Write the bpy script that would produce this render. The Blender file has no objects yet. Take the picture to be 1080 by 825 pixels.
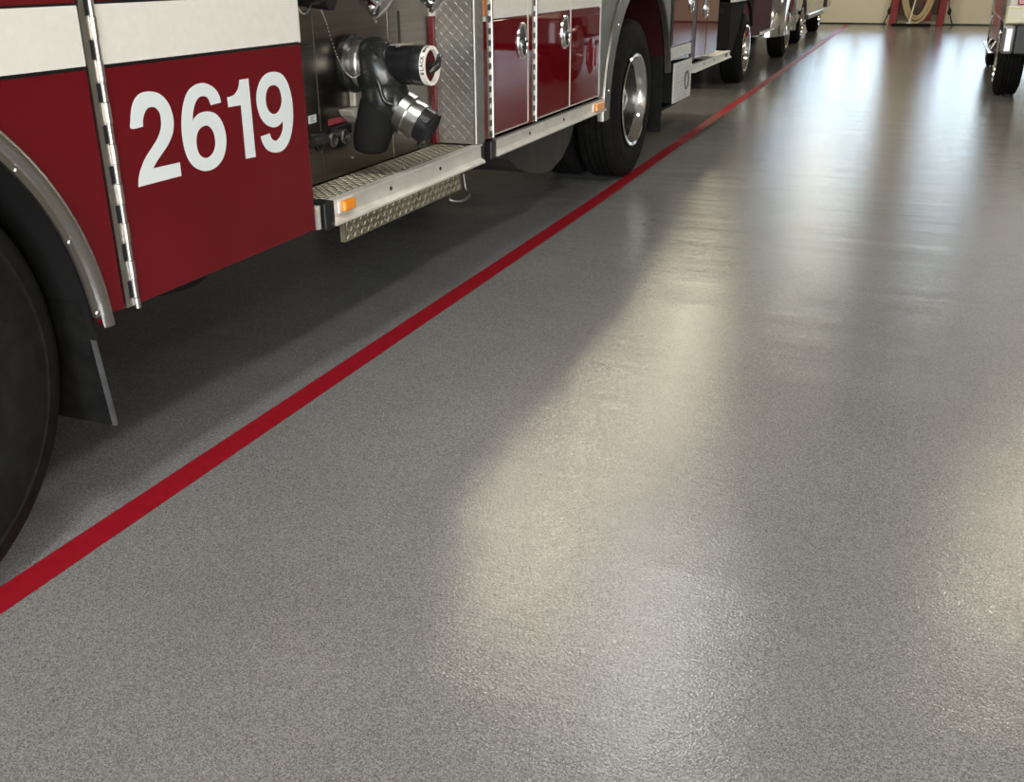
import bpy, bmesh, math, random
from mathutils import Vector, Matrix
from mathutils.geometry import tessellate_polygon
random.seed(7)
SC = bpy.context.scene
COL = SC.collection

# ------------------------------------------------------------------ camera
CAM_H = 1.38
cam_data = bpy.data.cameras.new('camera')
cam_data.sensor_width = 36.0
cam_data.sensor_fit = 'HORIZONTAL'
cam_data.lens = 36.0 * 1068.0 / 1080.0
cam_data.clip_start = 0.05
cam = bpy.data.objects.new('camera', cam_data)
COL.objects.link(cam)
RW = ((0.92941231, 0.13597357, -0.3430801),
      (0.36897251, -0.36055031, 0.8566579),
      (-0.0072148, -0.92277552, -0.3852704))     # camera (right, down, forward) to world
cam.matrix_world = Matrix(((RW[0][0], -RW[0][1], -RW[0][2], 0.0),
                           (RW[1][0], -RW[1][1], -RW[1][2], 0.0),
                           (RW[2][0], -RW[2][1], -RW[2][2], CAM_H),
                           (0, 0, 0, 1)))
SC.camera = cam

# ------------------------------------------------------------------ world, lamps, exposure
SC.view_settings.view_transform = 'Standard'
SC.view_settings.look = 'None'
SC.view_settings.gamma = 1.0
SC.view_settings.use_curve_mapping = False
SC.view_settings.exposure = 0.02

world = bpy.data.worlds.new('sky')
SC.world = world
world.use_nodes = True
wn = world.node_tree
bg = wn.nodes['Background']
sky = wn.nodes.new('ShaderNodeTexSky')
sky.sky_type = 'NISHITA'
sky.sun_disc = False
sky.sun_elevation = math.radians(42)
sky.sun_rotation = math.radians(120)
sky.dust_density = 3.0
hsv = wn.nodes.new('ShaderNodeHueSaturation')
hsv.inputs['Saturation'].default_value = 0.75
wn.links.new(sky.outputs['Color'], hsv.inputs['Color'])
wn.links.new(hsv.outputs['Color'], bg.inputs['Color'])
bg.inputs['Strength'].default_value = 2.75

YB, YF, XL, XR, CEIL = 28.8, -7.0, -5.0, 9.0, 5.6


def area_light(name, loc, size_x, size_y, power, color, rot=(0, 0, 0), portal=False):
    l = bpy.data.lights.new(name, 'AREA')
    l.shape = 'RECTANGLE'
    l.size, l.size_y = size_x, size_y
    l.energy = power
    l.color = color
    if portal:
        l.cycles.is_portal = True
    o = bpy.data.objects.new(name, l)
    o.location = loc
    o.rotation_euler = rot
    COL.objects.link(o)
    return o


WARM = (1.0, 0.89, 0.63)
NEUTRAL = (1.0, 0.97, 0.91)
LAMPS = [(-3.5, 16.6, 5.3, 0.7, 1.2, 120, WARM), (-3.9, 13.4, 5.3, 0.35, 0.35, 85, WARM),
         (-3.9, 9.9, 5.3, 0.35, 0.35, 95, WARM), (1.7, 11.8, 5.3, 0.4, 0.5, 85, WARM),
         (-1.85, 8.6, 5.3, 0.3, 2.6, 85, NEUTRAL), (1.6, 3.0, 5.3, 0.6, 1.8, 110, NEUTRAL),
         (-0.6, 0.2, 5.3, 0.5, 2.4, 150, NEUTRAL), (3.6, 20.0, 5.3, 0.6, 1.8, 40, WARM),
         (6.0, 5.0, 5.3, 0.6, 1.8, 80, NEUTRAL), (1.3, 24.3, 5.3, 0.6, 0.9, 110, WARM), (-2.3, 25.8, 5.3, 0.9, 0.6, 100, WARM),
         (-4.2, 23.0, 5.3, 0.6, 0.9, 45, WARM)]
for lx, ly, lz, sx, sy, pw, lc in LAMPS:
    area_light('ceiling_lamp', (lx, ly, lz), sx, sy, pw, lc)

# door openings: (x0, x1, wall)
BACK_DOORS = [(-4.8, -1.25), (-0.22, 3.7), (4.7, 8.5)]
FRONT_DOORS = [(-0.22, 3.7), (4.7, 8.5)]
GLASS_Z0, GLASS_Z1, DOOR_Z1 = 0.65, 3.75, 4.96
FRONT_Z1 = 4.2
for x0, x1 in BACK_DOORS:
    area_light('window_portal', ((x0 + x1) / 2, YB + 0.16, (GLASS_Z0 + GLASS_Z1) / 2), x1 - x0, GLASS_Z1 - GLASS_Z0, 1, (1, 1, 1),
               (-math.pi / 2, 0, 0), True)
for x0, x1 in FRONT_DOORS:
    area_light('window_portal', ((x0 + x1) / 2, YF - 0.16, FRONT_Z1 / 2), x1 - x0, FRONT_Z1, 1, (1, 1, 1), (math.pi / 2, 0, 0), True)


# ------------------------------------------------------------------ materials
def mat(name, color, rough=0.5, metal=0.0, coat=0.0, spec=0.5, emit=None, coat_rough=0.03):
    m = bpy.data.materials.new(name)
    m.use_nodes = True
    b = m.node_tree.nodes['Principled BSDF']
    b.inputs['Base Color'].default_value = (*color, 1)
    b.inputs['Roughness'].default_value = rough
    b.inputs['Metallic'].default_value = metal
    b.inputs['Coat Weight'].default_value = coat
    b.inputs['Coat Roughness'].default_value = coat_rough
    b.inputs['Specular IOR Level'].default_value = spec
    return m


def vary(m, scale, c0, c1, rough=None, bump=0.0, bump_scale=None, stretch=(1, 1, 1), bump_dist=0.002, detail=4.0):
    """procedural colour / roughness variation and fine relief on a principled material"""
    nt = m.node_tree
    b = nt.nodes['Principled BSDF']
    tc = nt.nodes.new('ShaderNodeTexCoord')
    mp = nt.nodes.new('ShaderNodeMapping')
    mp.inputs['Scale'].default_value = stretch
    nt.links.new(tc.outputs['Object'], mp.inputs['Vector'])
    n = nt.nodes.new('ShaderNodeTexNoise')
    n.inputs['Scale'].default_value = scale
    n.inputs['Detail'].default_value = detail
    nt.links.new(mp.outputs['Vector'], n.inputs['Vector'])
    r = nt.nodes.new('ShaderNodeValToRGB')
    r.color_ramp.elements[0].position = 0.3
    r.color_ramp.elements[1].position = 0.7
    r.color_ramp.elements[0].color = (*c0, 1)
    r.color_ramp.elements[1].color = (*c1, 1)
    nt.links.new(n.outputs['Fac'], r.inputs['Fac'])
    nt.links.new(r.outputs['Color'], b.inputs['Base Color'])
    if rough:
        mr = nt.nodes.new('ShaderNodeMapRange')
        mr.inputs['From Min'].default_value = 0.3
        mr.inputs['From Max'].default_value = 0.7
        mr.inputs['To Min'].default_value = rough[0]
        mr.inputs['To Max'].default_value = rough[1]
        nt.links.new(n.outputs['Fac'], mr.inputs['Value'])
        nt.links.new(mr.outputs['Result'], b.inputs['Roughness'])
    if bump:
        n2 = nt.nodes.new('ShaderNodeTexNoise')
        n2.inputs['Scale'].default_value = bump_scale
        n2.inputs['Detail'].default_value = 2.0
        nt.links.new(mp.outputs['Vector'], n2.inputs['Vector'])
        bp = nt.nodes.new('ShaderNodeBump')
        bp.inputs['Strength'].default_value = bump
        bp.inputs['Distance'].default_value = bump_dist
        nt.links.new(n2.outputs['Fac'], bp.inputs['Height'])
        nt.links.new(bp.outputs['Normal'], b.inputs['Normal'])
    return m


RED = vary(mat('red_paint', (0.12, 0.004, 0.008), 0.35, coat=0.85, spec=0.0), 3.0, (0.098, 0.0026, 0.0060), (0.115, 0.0034, 0.0072))
RED_DARK = mat('dark_red_paint', (0.075, 0.006, 0.010), 0.7, spec=0.15)
WHITE = vary(mat('white_band', (0.72, 0.69, 0.62), 0.4), 40.0, (0.64, 0.625, 0.58), (0.68, 0.665, 0.62))
DIGIT = mat('white_vinyl', (0.63, 0.68, 0.69), 0.35)
BLACK = mat('black_paint', (0.010, 0.010, 0.011), 0.35, spec=0.3)
CAST = vary(mat('black_cast', (0.02, 0.022, 0.021), 0.27, spec=0.5), 30.0, (0.009, 0.011, 0.010), (0.016, 0.018, 0.017))
RUBBER = vary(mat('rubber', (0.02, 0.02, 0.02), 0.7, spec=0.1), 25.0, (0.006, 0.006, 0.006), (0.012, 0.012, 0.0115), bump=0.15, bump_scale=300)
RUBBER_GREY = vary(mat('grey_rubber', (0.05, 0.052, 0.055), 0.8), 18.0, (0.035, 0.037, 0.04), (0.075, 0.077, 0.08))  # lighter grey rubber for the outer edge of the flap
CHROME = mat('chrome', (0.85, 0.85, 0.85), 0.08, 1.0)
DISC = mat('darkened_dish_metal', (0.16, 0.155, 0.145), 0.22, 1.0)  # shade of deep wheel dishes and handle pans put into the colour
STEEL = vary(mat('brushed_steel', (0.5, 0.49, 0.46), 0.3, 1.0), 90.0, (0.46, 0.45, 0.42), (0.56, 0.55, 0.52), stretch=(1, 1, 0.05))
PANEL = vary(mat('stainless_panel', (0.36, 0.32, 0.28), 0.28, 1.0), 60.0, (0.15, 0.135, 0.118), (0.20, 0.18, 0.157), stretch=(1, 0.03, 1))
ALU = vary(mat('aluminium', (0.72, 0.70, 0.64), 0.42, 0.45), 12.0, (0.60, 0.58, 0.53), (0.72, 0.70, 0.65), rough=(0.35, 0.5))
ALU_DULL = vary(mat('dull_aluminium', (0.42, 0.41, 0.37), 0.36, 0.9), 14.0, (0.19, 0.185, 0.165), (0.25, 0.245, 0.22))
TREAD = vary(mat('treadplate', (0.3, 0.29, 0.27), 0.4, 0.8), 10.0, (0.25, 0.245, 0.23), (0.31, 0.305, 0.285), rough=(0.34, 0.46))
TREAD_BRIGHT = vary(mat('bright_treadplate', (0.55, 0.54, 0.50), 0.38, 0.5), 10.0, (0.46, 0.455, 0.43), (0.62, 0.61, 0.58), rough=(0.3, 0.45))
TREAD_DIRTY = vary(mat('dirty_treadplate', (0.32, 0.27, 0.18), 0.5, 0.6), 9.0, (0.15, 0.13, 0.09), (0.27, 0.245, 0.18))
LUG_DIRTY = mat('worn_lugs', (0.36, 0.335, 0.27), 0.4, 0.8)
PALE_METAL = mat('pale_metal', (0.40, 0.38, 0.33), 0.5, 0.3)
AMBER = mat('amber_lens', (0.75, 0.25, 0.01), 0.15, coat=0.6)
DARK = mat('underbody', (0.010, 0.010, 0.010), 0.8, spec=0.1)
RED_LENS = mat('red_lens', (0.35, 0.01, 0.015), 0.15, coat=0.5)
ORANGE = mat('orange_reflector', (0.45, 0.12, 0.02), 0.35)
GREY_BODY = mat('grey_car_paint', (0.11, 0.115, 0.125), 0.3, coat=1.0)
GREY_PLASTIC = mat('grey_plastic', (0.10, 0.125, 0.135), 0.35, coat=0.4)
CREAM = mat('cream_paint', (0.60, 0.56, 0.38), 0.35, coat=0.6)
SILVER = mat('silver_paint', (0.62, 0.62, 0.64), 0.3, 0.3, coat=1.0)
RACK_RED = mat('rack_red', (0.30, 0.035, 0.05), 0.5)
BUMPER = mat('satin_bumper', (0.42, 0.42, 0.46), 0.35, 0.8)
HOSE = mat('beige_hose', (0.52, 0.42, 0.27), 0.55)
WHITE_POLE = mat('white_pole', (0.8, 0.78, 0.72), 0.4)
TAN = mat('tan_metal', (0.30, 0.26, 0.20), 0.4, 0.4)
RED_LABEL = mat('red_label', (0.22, 0.03, 0.04), 0.5)

WALL = vary(mat('beige_wall_paint', (0.62, 0.55, 0.44), 0.6), 1.2, (0.62, 0.55, 0.44), (0.66, 0.59, 0.48))
CEILM = mat('ceiling_paint', (0.38, 0.36, 0.33), 0.8)
DOORM = vary(mat('beige_door_panel', (0.58, 0.51, 0.40), 0.5), 1.5, (0.78, 0.735, 0.63), (0.80, 0.755, 0.65))
CONC = mat('outside_concrete', (0.42, 0.41, 0.39), 0.85)
LINE = vary(mat('red_floor_paint', (0.26, 0.006, 0.014), 0.45, spec=0.25), 30.0, (0.25, 0.005, 0.012), (0.29, 0.008, 0.017), bump=0.3, bump_scale=240)

# glass: pane tinted to dim the daylight, mirrors a little
GLASS = bpy.data.materials.new('window_glass')
GLASS.use_nodes = True
gn = GLASS.node_tree
gn.nodes.remove(gn.nodes['Principled BSDF'])
gt = gn.nodes.new('ShaderNodeBsdfTransparent')
gt.inputs['Color'].default_value = (0.66, 0.68, 0.70, 1)
gg = gn.nodes.new('ShaderNodeBsdfGlossy')
gg.inputs['Roughness'].default_value = 0.02
gm = gn.nodes.new('ShaderNodeMixShader')
gf = gn.nodes.new('ShaderNodeFresnel')
gn.links.new(gf.outputs['Fac'], gm.inputs['Fac'])
gn.links.new(gt.outputs['BSDF'], gm.inputs[1])
gn.links.new(gg.outputs['BSDF'], gm.inputs[2])
gn.links.new(gm.outputs['Shader'], gn.nodes['Material Output'].inputs['Surface'])

# floor: grey speckled epoxy with an orange-peel skin
FLOOR = mat('speckled_epoxy', (0.2, 0.2, 0.19), 0.14, spec=0.45)
fn = FLOOR.node_tree
fb = fn.nodes['Principled BSDF']
tc = fn.nodes.new('ShaderNodeTexCoord')
v1 = fn.nodes.new('ShaderNodeTexVoronoi')
v1.inputs['Scale'].default_value = 420.0
fn.links.new(tc.outputs['Object'], v1.inputs['Vector'])
r1 = fn.nodes.new('ShaderNodeValToRGB')
cr = r1.color_ramp
cr.elements[0].position, cr.elements[0].color = 0.0, (0.100, 0.098, 0.094, 1)
cr.elements[1].position, cr.elements[1].color = 1.0, (0.29, 0.284, 0.272, 1)
e = cr.elements.new(0.5)
e.color = (0.182, 0.179, 0.173, 1)
sp = fn.nodes.new('ShaderNodeSeparateColor')
fn.links.new(v1.outputs['Color'], sp.inputs['Color'])
fn.links.new(sp.outputs['Red'], r1.inputs['Fac'])
n1 = fn.nodes.new('ShaderNodeTexNoise')
n1.inputs['Scale'].default_value = 1.3
n1.inputs['Detail'].default_value = 5
fn.links.new(tc.outputs['Object'], n1.inputs['Vector'])
mr = fn.nodes.new('ShaderNodeMapRange')
mr.inputs['From Min'].default_value, mr.inputs['From Max'].default_value = 0.3, 0.7
mr.inputs['To Min'].default_value, mr.inputs['To Max'].default_value = 0.93, 1.07
fn.links.new(n1.outputs['Fac'], mr.inputs['Value'])
mx = fn.nodes.new('ShaderNodeMix')
mx.data_type = 'RGBA'
mx.blend_type = 'MULTIPLY'
mx.inputs['Factor'].default_value = 1.0
fn.links.new(r1.outputs['Color'], mx.inputs['A'])
fn.links.new(mr.outputs['Result'], mx.inputs['B'])
fn.links.new(mx.outputs['Result'], fb.inputs['Base Color'])
n2 = fn.nodes.new('ShaderNodeTexNoise')
n2.inputs['Scale'].default_value = 150.0
n2.inputs['Detail'].default_value = 2.0
fn.links.new(tc.outputs['Object'], n2.inputs['Vector'])
b2 = fn.nodes.new('ShaderNodeBump')
b2.inputs['Strength'].default_value = 0.8
b2.inputs['Distance'].default_value = 0.0012
fn.links.new(n2.outputs['Fac'], b2.inputs['Height'])
n3 = fn.nodes.new('ShaderNodeTexNoise')         # slow trowel waves across the bay
n3.inputs['Scale'].default_value = 2.2
n3.inputs['Detail'].default_value = 4.0
mp3 = fn.nodes.new('ShaderNodeMapping')
mp3.inputs['Scale'].default_value = (0.22, 2.0, 1)
fn.links.new(tc.outputs['Object'], mp3.inputs['Vector'])
fn.links.new(mp3.outputs['Vector'], n3.inputs['Vector'])
b3 = fn.nodes.new('ShaderNodeBump')
b3.inputs['Strength'].default_value = 0.5
b3.inputs['Distance'].default_value = 0.01
fn.links.new(n3.outputs['Fac'], b3.inputs['Height'])
fn.links.new(b2.outputs['Normal'], b3.inputs['Normal'])
fn.links.new(b3.outputs['Normal'], fb.inputs['Normal'])


# ------------------------------------------------------------------ helpers
def box(bm, x0, x1, y0, y1, z0, z1):
    r = bmesh.ops.create_cube(bm, size=1.0)
    for v in r['verts']:
        v.co = Vector((x0 + (v.co.x + 0.5) * (x1 - x0), y0 + (v.co.y + 0.5) * (y1 - y0), z0 + (v.co.z + 0.5) * (z1 - z0)))
    return r['verts']


def prism(bm, poly, x0, x1):
    """outline in (y, z) extruded along x; concave outlines allowed"""
    q = []
    for p in poly:
        if not q or (abs(p[0] - q[-1][0]) + abs(p[1] - q[-1][1])) > 1e-5:
            q.append(p)
    if abs(q[0][0] - q[-1][0]) + abs(q[0][1] - q[-1][1]) < 1e-5:
        q.pop()
    a = [bm.verts.new((x0, y, z)) for y, z in q]
    b = [bm.verts.new((x1, y, z)) for y, z in q]
    n = len(q)
    for t in tessellate_polygon([[Vector((y, z, 0)) for y, z in q]]):
        bm.faces.new([a[i] for i in t])
        bm.faces.new([b[i] for i in reversed(t)])
    for i in range(n):
        j = (i + 1) % n
        bm.faces.new((a[j], a[i], b[i], b[j]))


def frame_of(axis):
    a = Vector(axis).normalized()
    h = Vector((0, 0, 1)) if abs(a.z) < 0.9 else Vector((0, 1, 0))
    u = h.cross(a).normalized()
    return a, u, a.cross(u)


def lathe(bm, prof, origin=(0, 0, 0), axis=(1, 0, 0), seg=40, closed=False, caps=True, a0=0.0, a1=2 * math.pi):
    """profile of (distance along axis, radius) turned about the axis"""
    a, u, v = frame_of(axis)
    o = Vector(origin)
    full = abs(a1 - a0 - 2 * math.pi) < 1e-6
    steps = seg if full else seg + 1
    rings = []
    for t, r in prof:
        ring = []
        for k in range(steps):
            th = a0 + (a1 - a0) * k / seg
            ring.append(bm.verts.new(o + a * t + (u * math.cos(th) + v * math.sin(th)) * r))
        rings.append(ring)
    m = len(rings)
    for i in range(m if closed else m - 1):
        p, q = rings[i], rings[(i + 1) % m]
        for k in range(seg):
            l = (k + 1) % steps if full else k + 1
            bm.faces.new((p[k], p[l], q[l], q[k]))
    if caps and not closed and full:
        bm.faces.new(rings[0][::-1])
        bm.faces.new(rings[-1])
    if not full and closed:
        bm.faces.new([r[0] for r in rings])
        bm.faces.new([r[-1] for r in rings][::-1])


def cyl(bm, p0, p1, r, seg=20, r1=None):
    d = Vector(p1) - Vector(p0)
    lathe(bm, [(0, r), (d.length, r if r1 is None else r1)], p0, d, seg)


def tube(bm, pts, radii, seg=12, closed=False):
    pts = [Vector(p) for p in pts]
    if not hasattr(radii, '__len__'):
        radii = [radii] * len(pts)
    n = len(pts)
    rings = []
    prev_u = None
    for i, p in enumerate(pts):
        if closed:
            t = (pts[(i + 1) % n] - pts[i - 1]).normalized()
        else:
            t = (pts[min(i + 1, n - 1)] - pts[max(i - 1, 0)]).normalized()
        if prev_u is None:
            _, u, _ = frame_of(t)
        else:
            u = (prev_u - t * prev_u.dot(t)).normalized()
        prev_u = u
        w = t.cross(u)
        rings.append([bm.verts.new(p + (u * math.cos(2 * math.pi * k / seg) + w * math.sin(2 * math.pi * k / seg)) * radii[i])
                      for k in range(seg)])
    for i in range(n if closed else n - 1):
        p, q = rings[i], rings[(i + 1) % n]
        for k in range(seg):
            l = (k + 1) % seg
            bm.faces.new((p[k], p[l], q[l], q[k]))
    if not closed:
        bm.faces.new(rings[0][::-1])
        bm.faces.new(rings[-1])


def smooth_path(pts, n=8):
    """Catmull-Rom through the points"""
    P = [Vector(p) for p in pts]
    out = []
    for i in range(len(P) - 1):
        p0, p1, p2, p3 = P[max(i - 1, 0)], P[i], P[i + 1], P[min(i + 2, len(P) - 1)]
        for k in range(n):
            t = k / n
            out.append(0.5 * ((2 * p1) + (p2 - p0) * t + (2 * p0 - 5 * p1 + 4 * p2 - p3) * t * t + (3 * p1 - p0 - 3 * p2 + p3) * t ** 3))
    out.append(P[-1])
    return out


def arc(cy, cz, r, a0, a1, n):
    return [(cy + r * math.cos(math.radians(a0 + (a1 - a0) * k / n)), cz + r * math.sin(math.radians(a0 + (a1 - a0) * k / n))) for k in range(n + 1)]


def finish(name, bm, smooth=None, off=None):
    if off is not None:
        bmesh.ops.translate(bm, verts=bm.verts, vec=-Vector(off))
    bmesh.ops.recalc_face_normals(bm, faces=bm.faces)
    me = bpy.data.meshes.new(name)
    bm.to_mesh(me)
    bm.free()
    if smooth is not None:
        for p in me.polygons:
            p.use_smooth = True
        me.set_sharp_from_angle(angle=math.radians(smooth))
    return me


def link(name, me, parent=None, loc=(0, 0, 0), rot=(0, 0, 0)):
    o = bpy.data.objects.new(name, me)
    COL.objects.link(o)
    o.parent = parent
    o.location = loc
    o.rotation_euler = rot
    return o


def obj(name, bm, m, parent=None, off=None, smooth=None, bevel=0.0, label=None):
    me = finish(name, bm, smooth, off)
    me.materials.append(m)
    o = link(name, me, parent)
    if bevel:
        md = o.modifiers.new('bevel', 'BEVEL')
        md.width = bevel
        md.segments = 2
        md.limit_method = 'ANGLE'
        md.angle_limit = math.radians(40)
    if label:
        o['label'] = label
    return o


def thing(name, label, cat, loc=(0, 0, 0), group=None):
    o = bpy.data.objects.new(name, None)
    COL.objects.link(o)
    o.location = loc
    o['label'] = label
    o['category'] = cat
    if group:
        o['group'] = group
    return o


def struct(name, bm, m, label=None):
    o = obj(name, bm, m)
    o['kind'] = 'structure'
    if label:
        o['label'] = label
    return o


def NB():
    return bmesh.new()


# ------------------------------------------------------------------ the bay
bm = NB()
box(bm, XL, XR, YF, YB + 0.2, -0.05, 0.0)
floor = struct('floor', bm, FLOOR, 'grey speckled epoxy floor of the vehicle bay')
bm = NB()
LP = [(-1.890, 0.2), (-1.891, 2.9), (-1.892, 6.3), (-1.935, 9.5), (-1.97, 13.0), (-2.03, 19.0), (-2.17, 28.6)]
for i in range(len(LP) - 1):
    (xa, ya), (xb, yb) = LP[i], LP[i + 1]
    vs = [bm.verts.new(p) for p in ((xa - 0.046, ya, 0.0012), (xa + 0.046, ya, 0.0012), (xb + 0.046, yb, 0.0012), (xb - 0.046, yb, 0.0012))]
    bm.faces.new(vs)
bmesh.ops.remove_doubles(bm, verts=bm.verts, dist=0.0005)
o = obj('painted_line', bm, LINE, floor, label='red painted lane line on the grey floor')

bm = NB()
box(bm, XL, XR, YF, YB, CEIL, CEIL + 0.15)
struct('ceiling', bm, CEILM)
bm = NB()
box(bm, XL - 0.2, XL, YF - 0.2, YB + 0.2, -0.05, CEIL + 0.15)
struct('wall_left', bm, mat('darkened_wall_paint', (0.20, 0.18, 0.16), 0.7))  # darkened to cut the light bouncing in under the engine
bm = NB()
box(bm, XR, XR + 0.2, YF - 0.2, YB + 0.2, -0.05, CEIL + 0.15)
struct('wall_right', bm, WALL)


def wall_with_doors(name, y0, y1, doors, top):
    b = NB()
    xs = XL
    for x0, x1 in doors:
        box(b, xs, x0, y0, y1, -0.05, top)
        xs = x1
    box(b, xs, XR, y0, y1, -0.05, top)
    box(b, XL, XR, y0, y1, top, CEIL + 0.15)
    return struct(name, b, WALL)


wall_with_doors('wall_back', YB, YB + 0.2, BACK_DOORS, DOOR_Z1)
wall_with_doors('wall_front', YF - 0.2, YF, FRONT_DOORS, FRONT_Z1)
bm = NB()
box(bm, -70, 70, -70, 110, -0.2, -0.06)
struct('ground', bm, CONC)

# sectional overhead doors in the back wall: solid bottom sections, glazed ones above
SECT = 0.62
for di, (x0, x1) in enumerate(BACK_DOORS):
    y0, y1 = YB + 0.004, YB + 0.054
    d = thing('door_%d' % (di + 1), ['beige sectional overhead door behind the parked vehicles', 'beige sectional overhead door right of the red hose rack',
                                     'beige sectional overhead door in the far right bay'][di], 'door', ((x0 + x1) / 2, y0, 0))
    del d['category']
    d['kind'] = 'structure'
    org = d.location
    b = NB()
    box(b, x0, x1, y0 - 0.004, y1, 0.0, 0.034)
    
    obj('bottom_seal', b, BLACK, d, org)
    for s in range(8):
        za, zb = 0.03 + s * SECT + 0.003, 0.03 + (s + 1) * SECT - 0.003
        zb = min(zb, DOOR_Z1)
        b = NB()
        if s < 1 or s > 5:
            box(b, x0, x1, y0, y1, za, zb)
            for k in range(1, 5):
                xc = x0 + (x1 - x0) * k / 5
                box(b, xc - 0.03, xc + 0.03, y0 - 0.006, y0, za, zb)
            obj('door_section', b, DOORM, d, org)
        else:
            box(b, x0, x1, y0, y1, za, za + 0.07)
            box(b, x0, x1, y0, y1, zb - 0.07, zb)
            for k in range(0, 6):
                xc = x0 + (x1 - x0) * k / 5
                box(b, max(x0, xc - 0.04), min(x1, xc + 0.04), y0, y1, za + 0.07, zb - 0.07)
            f = obj('door_section', b, DOORM, d, org)
            b = NB()
            box(b, x0 + 0.04, x1 - 0.04, y0 + 0.02, y0 + 0.028, za + 0.07, zb - 0.07)
            obj('pane', b, GLASS, f, org)


# ------------------------------------------------------------------ wheels
def tire_mesh(R, W, rr, grooves=4):
    b = NB()
    tr = [(-0.02, rr), (-0.004, rr + 0.03), (0.006, rr + (R - rr) * 0.42), (0.002, R - 0.09), (-0.004, R - 0.075), (-0.004, R - 0.07), (-0.002, R - 0.065),
          (-0.010, R - 0.035), (-0.026, R - 0.010), (-0.045, R - 0.002)]
    mid = []
    w0, w1 = -0.055, -W + 0.055
    for g in range(grooves):
        c = w0 + (w1 - w0) * (g + 0.5) / grooves
        mid += [(c + 0.008, R), (c + 0.006, R - 0.014), (c - 0.006, R - 0.014), (c - 0.008, R)]
    back = [(-W - t, r) for t, r in reversed(tr)]
    lathe(b, tr + mid + back, seg=72, closed=True)
    me = finish('tire', b, 35)
    me.materials.append(RUBBER)
    return me


def rim_mesh(rr, depth, W, m):
    b = NB()
    prof = [(-0.02, rr - 0.004), (0.006, rr + 0.022), (0.012, rr + 0.016), (0.008, rr - 0.002), (-0.012, rr - 0.016), (-0.03, rr - 0.022), (-0.05, rr - 0.034), (-0.055, rr - 0.034)]
    lathe(b, prof, seg=56, caps=False)
    me = finish('rim', b, 30)
    me.materials.append(m)
    return me


def disc_mesh(rr, depth, m):
    b = NB()
    prof = [(-0.05, rr - 0.033), (-depth * 0.8, rr - 0.045), (-depth, rr - 0.075), (-depth + 0.004, rr * 0.62), (-depth + 0.02, rr * 0.55), (-depth + 0.02, rr * 0.42),
            (-depth + 0.012, rr * 0.40), (-depth + 0.012, 0.001)]
    lathe(b, prof, seg=56, caps=False)
    me = finish('wheel_disc', b, 30)
    me.materials.append(m)
    return me


def hub_mesh(r, depth, h, m):
    b = NB()
    lathe(b, [(-depth + 0.01, r * 1.25), (-depth + 0.03, r * 1.2), (-depth + 0.04, r), (-depth + h * 0.7, r * 0.95), (-depth + h * 0.9, r * 0.8), (-depth + h, r * 0.45), (-depth + h + 0.005, 0.001)],
          seg=36, caps=False)
    me = finish('hub', b, 35)
    me.materials.append(m)
    return me


def nut_mesh(r, h):
    b = NB()
    lathe(b, [(0, r), (h, r), (h + 0.008, r * 0.5)], seg=6)
    me = finish('lug_nut', b)
    me.materials.append(CHROME)
    return me


def hole_mesh(r):
    b = NB()
    lathe(b, [(0, r), (0.004, r)], seg=16)
    me = finish('hand_hole', b)
    me.materials.append(DARK)
    return me


class Wheel:
    def __init__(self, R, W, rr, depth, hub_r, hub_h, rim_m, nuts=10, holes=5):
        self.tire = tire_mesh(R, W, rr)
        self.rim = rim_mesh(rr, depth, W, rim_m)
        self.disc = disc_mesh(rr, depth, DISC if rim_m is CHROME else rim_m)
        self.hub = hub_mesh(hub_r, depth, hub_h, rim_m)
        self.nut = nut_mesh(0.016, 0.03)
        self.hole = hole_mesh(rr * 0.11)
        self.nuts, self.holes, self.rr, self.depth, self.R = nuts, holes, rr, depth, R

    def place(self, parent, x, y, detail=True, rot=0.0, spin=0.0):
        o = link('wheel', self.tire, parent, Vector((x, y, self.R - 0.004)) - parent.location, (spin, 0, rot))
        if detail:
            link('rim', self.rim, o)
            link('wheel_disc', self.disc, o)
            link('hub', self.hub, o)
            for k in range(self.nuts):
                a = 2 * math.pi * k / self.nuts
                link('lug_nut', self.nut, o, (-self.depth + 0.016, self.rr * 0.485 * math.cos(a), self.rr * 0.485 * math.sin(a)))
            for k in range(self.holes):
                a = 2 * math.pi * (k + 0.5) / self.holes
                link('hand_hole', self.hole, o, (-self.depth + 0.004, self.rr * 0.70 * math.cos(a), self.rr * 0.70 * math.sin(a)))
        return o


# ------------------------------------------------------------------ fire engine (the big one, door numbered 2619)
XS = -1.86                      # side skin plane
XFAR = -4.32
eng = thing('fire_engine', 'big red fire engine with white band, numbered door and open pump panel', 'fire engine', (-3.09, 4.6, 0))
EO = eng.location


def E_(name, bm, m, parent=None, smooth=None, bevel=0.0, label=None):
    return obj(name, bm, m, parent or eng, EO, smooth, bevel, label)


AY, AZ, AR = 1.145, 0.52, 0.715    # front arch
RY, RZ, RR = 7.10, 0.50, 0.80     # rear arch
# cab core
bm = NB()
poly = [(-1.7, 0.57), (AY - AR, 0.57)] + arc(AY, AZ, AR, 176, 4, 24) + [(AY + AR, 0.57), (2.868, 0.57), (2.868, 2.95), (-1.55, 2.95), (-1.7, 1.5)]
prism(bm, poly, XFAR, XS - 0.012)
E_('cab', bm, RED)
for wp in ([(2.08, 1.72), (2.80, 1.72), (2.80, 2.6), (2.08, 2.6)], [(-0.9, 1.72), (0.1, 1.72), (0.1, 2.6), (-1.1, 2.6)]):   # side windows of the cab
    bm = NB()
    prism(bm, wp, XS - 0.02, XS + 0.004)
    E_('cab_window', bm, BLACK, bevel=0.01)
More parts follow.
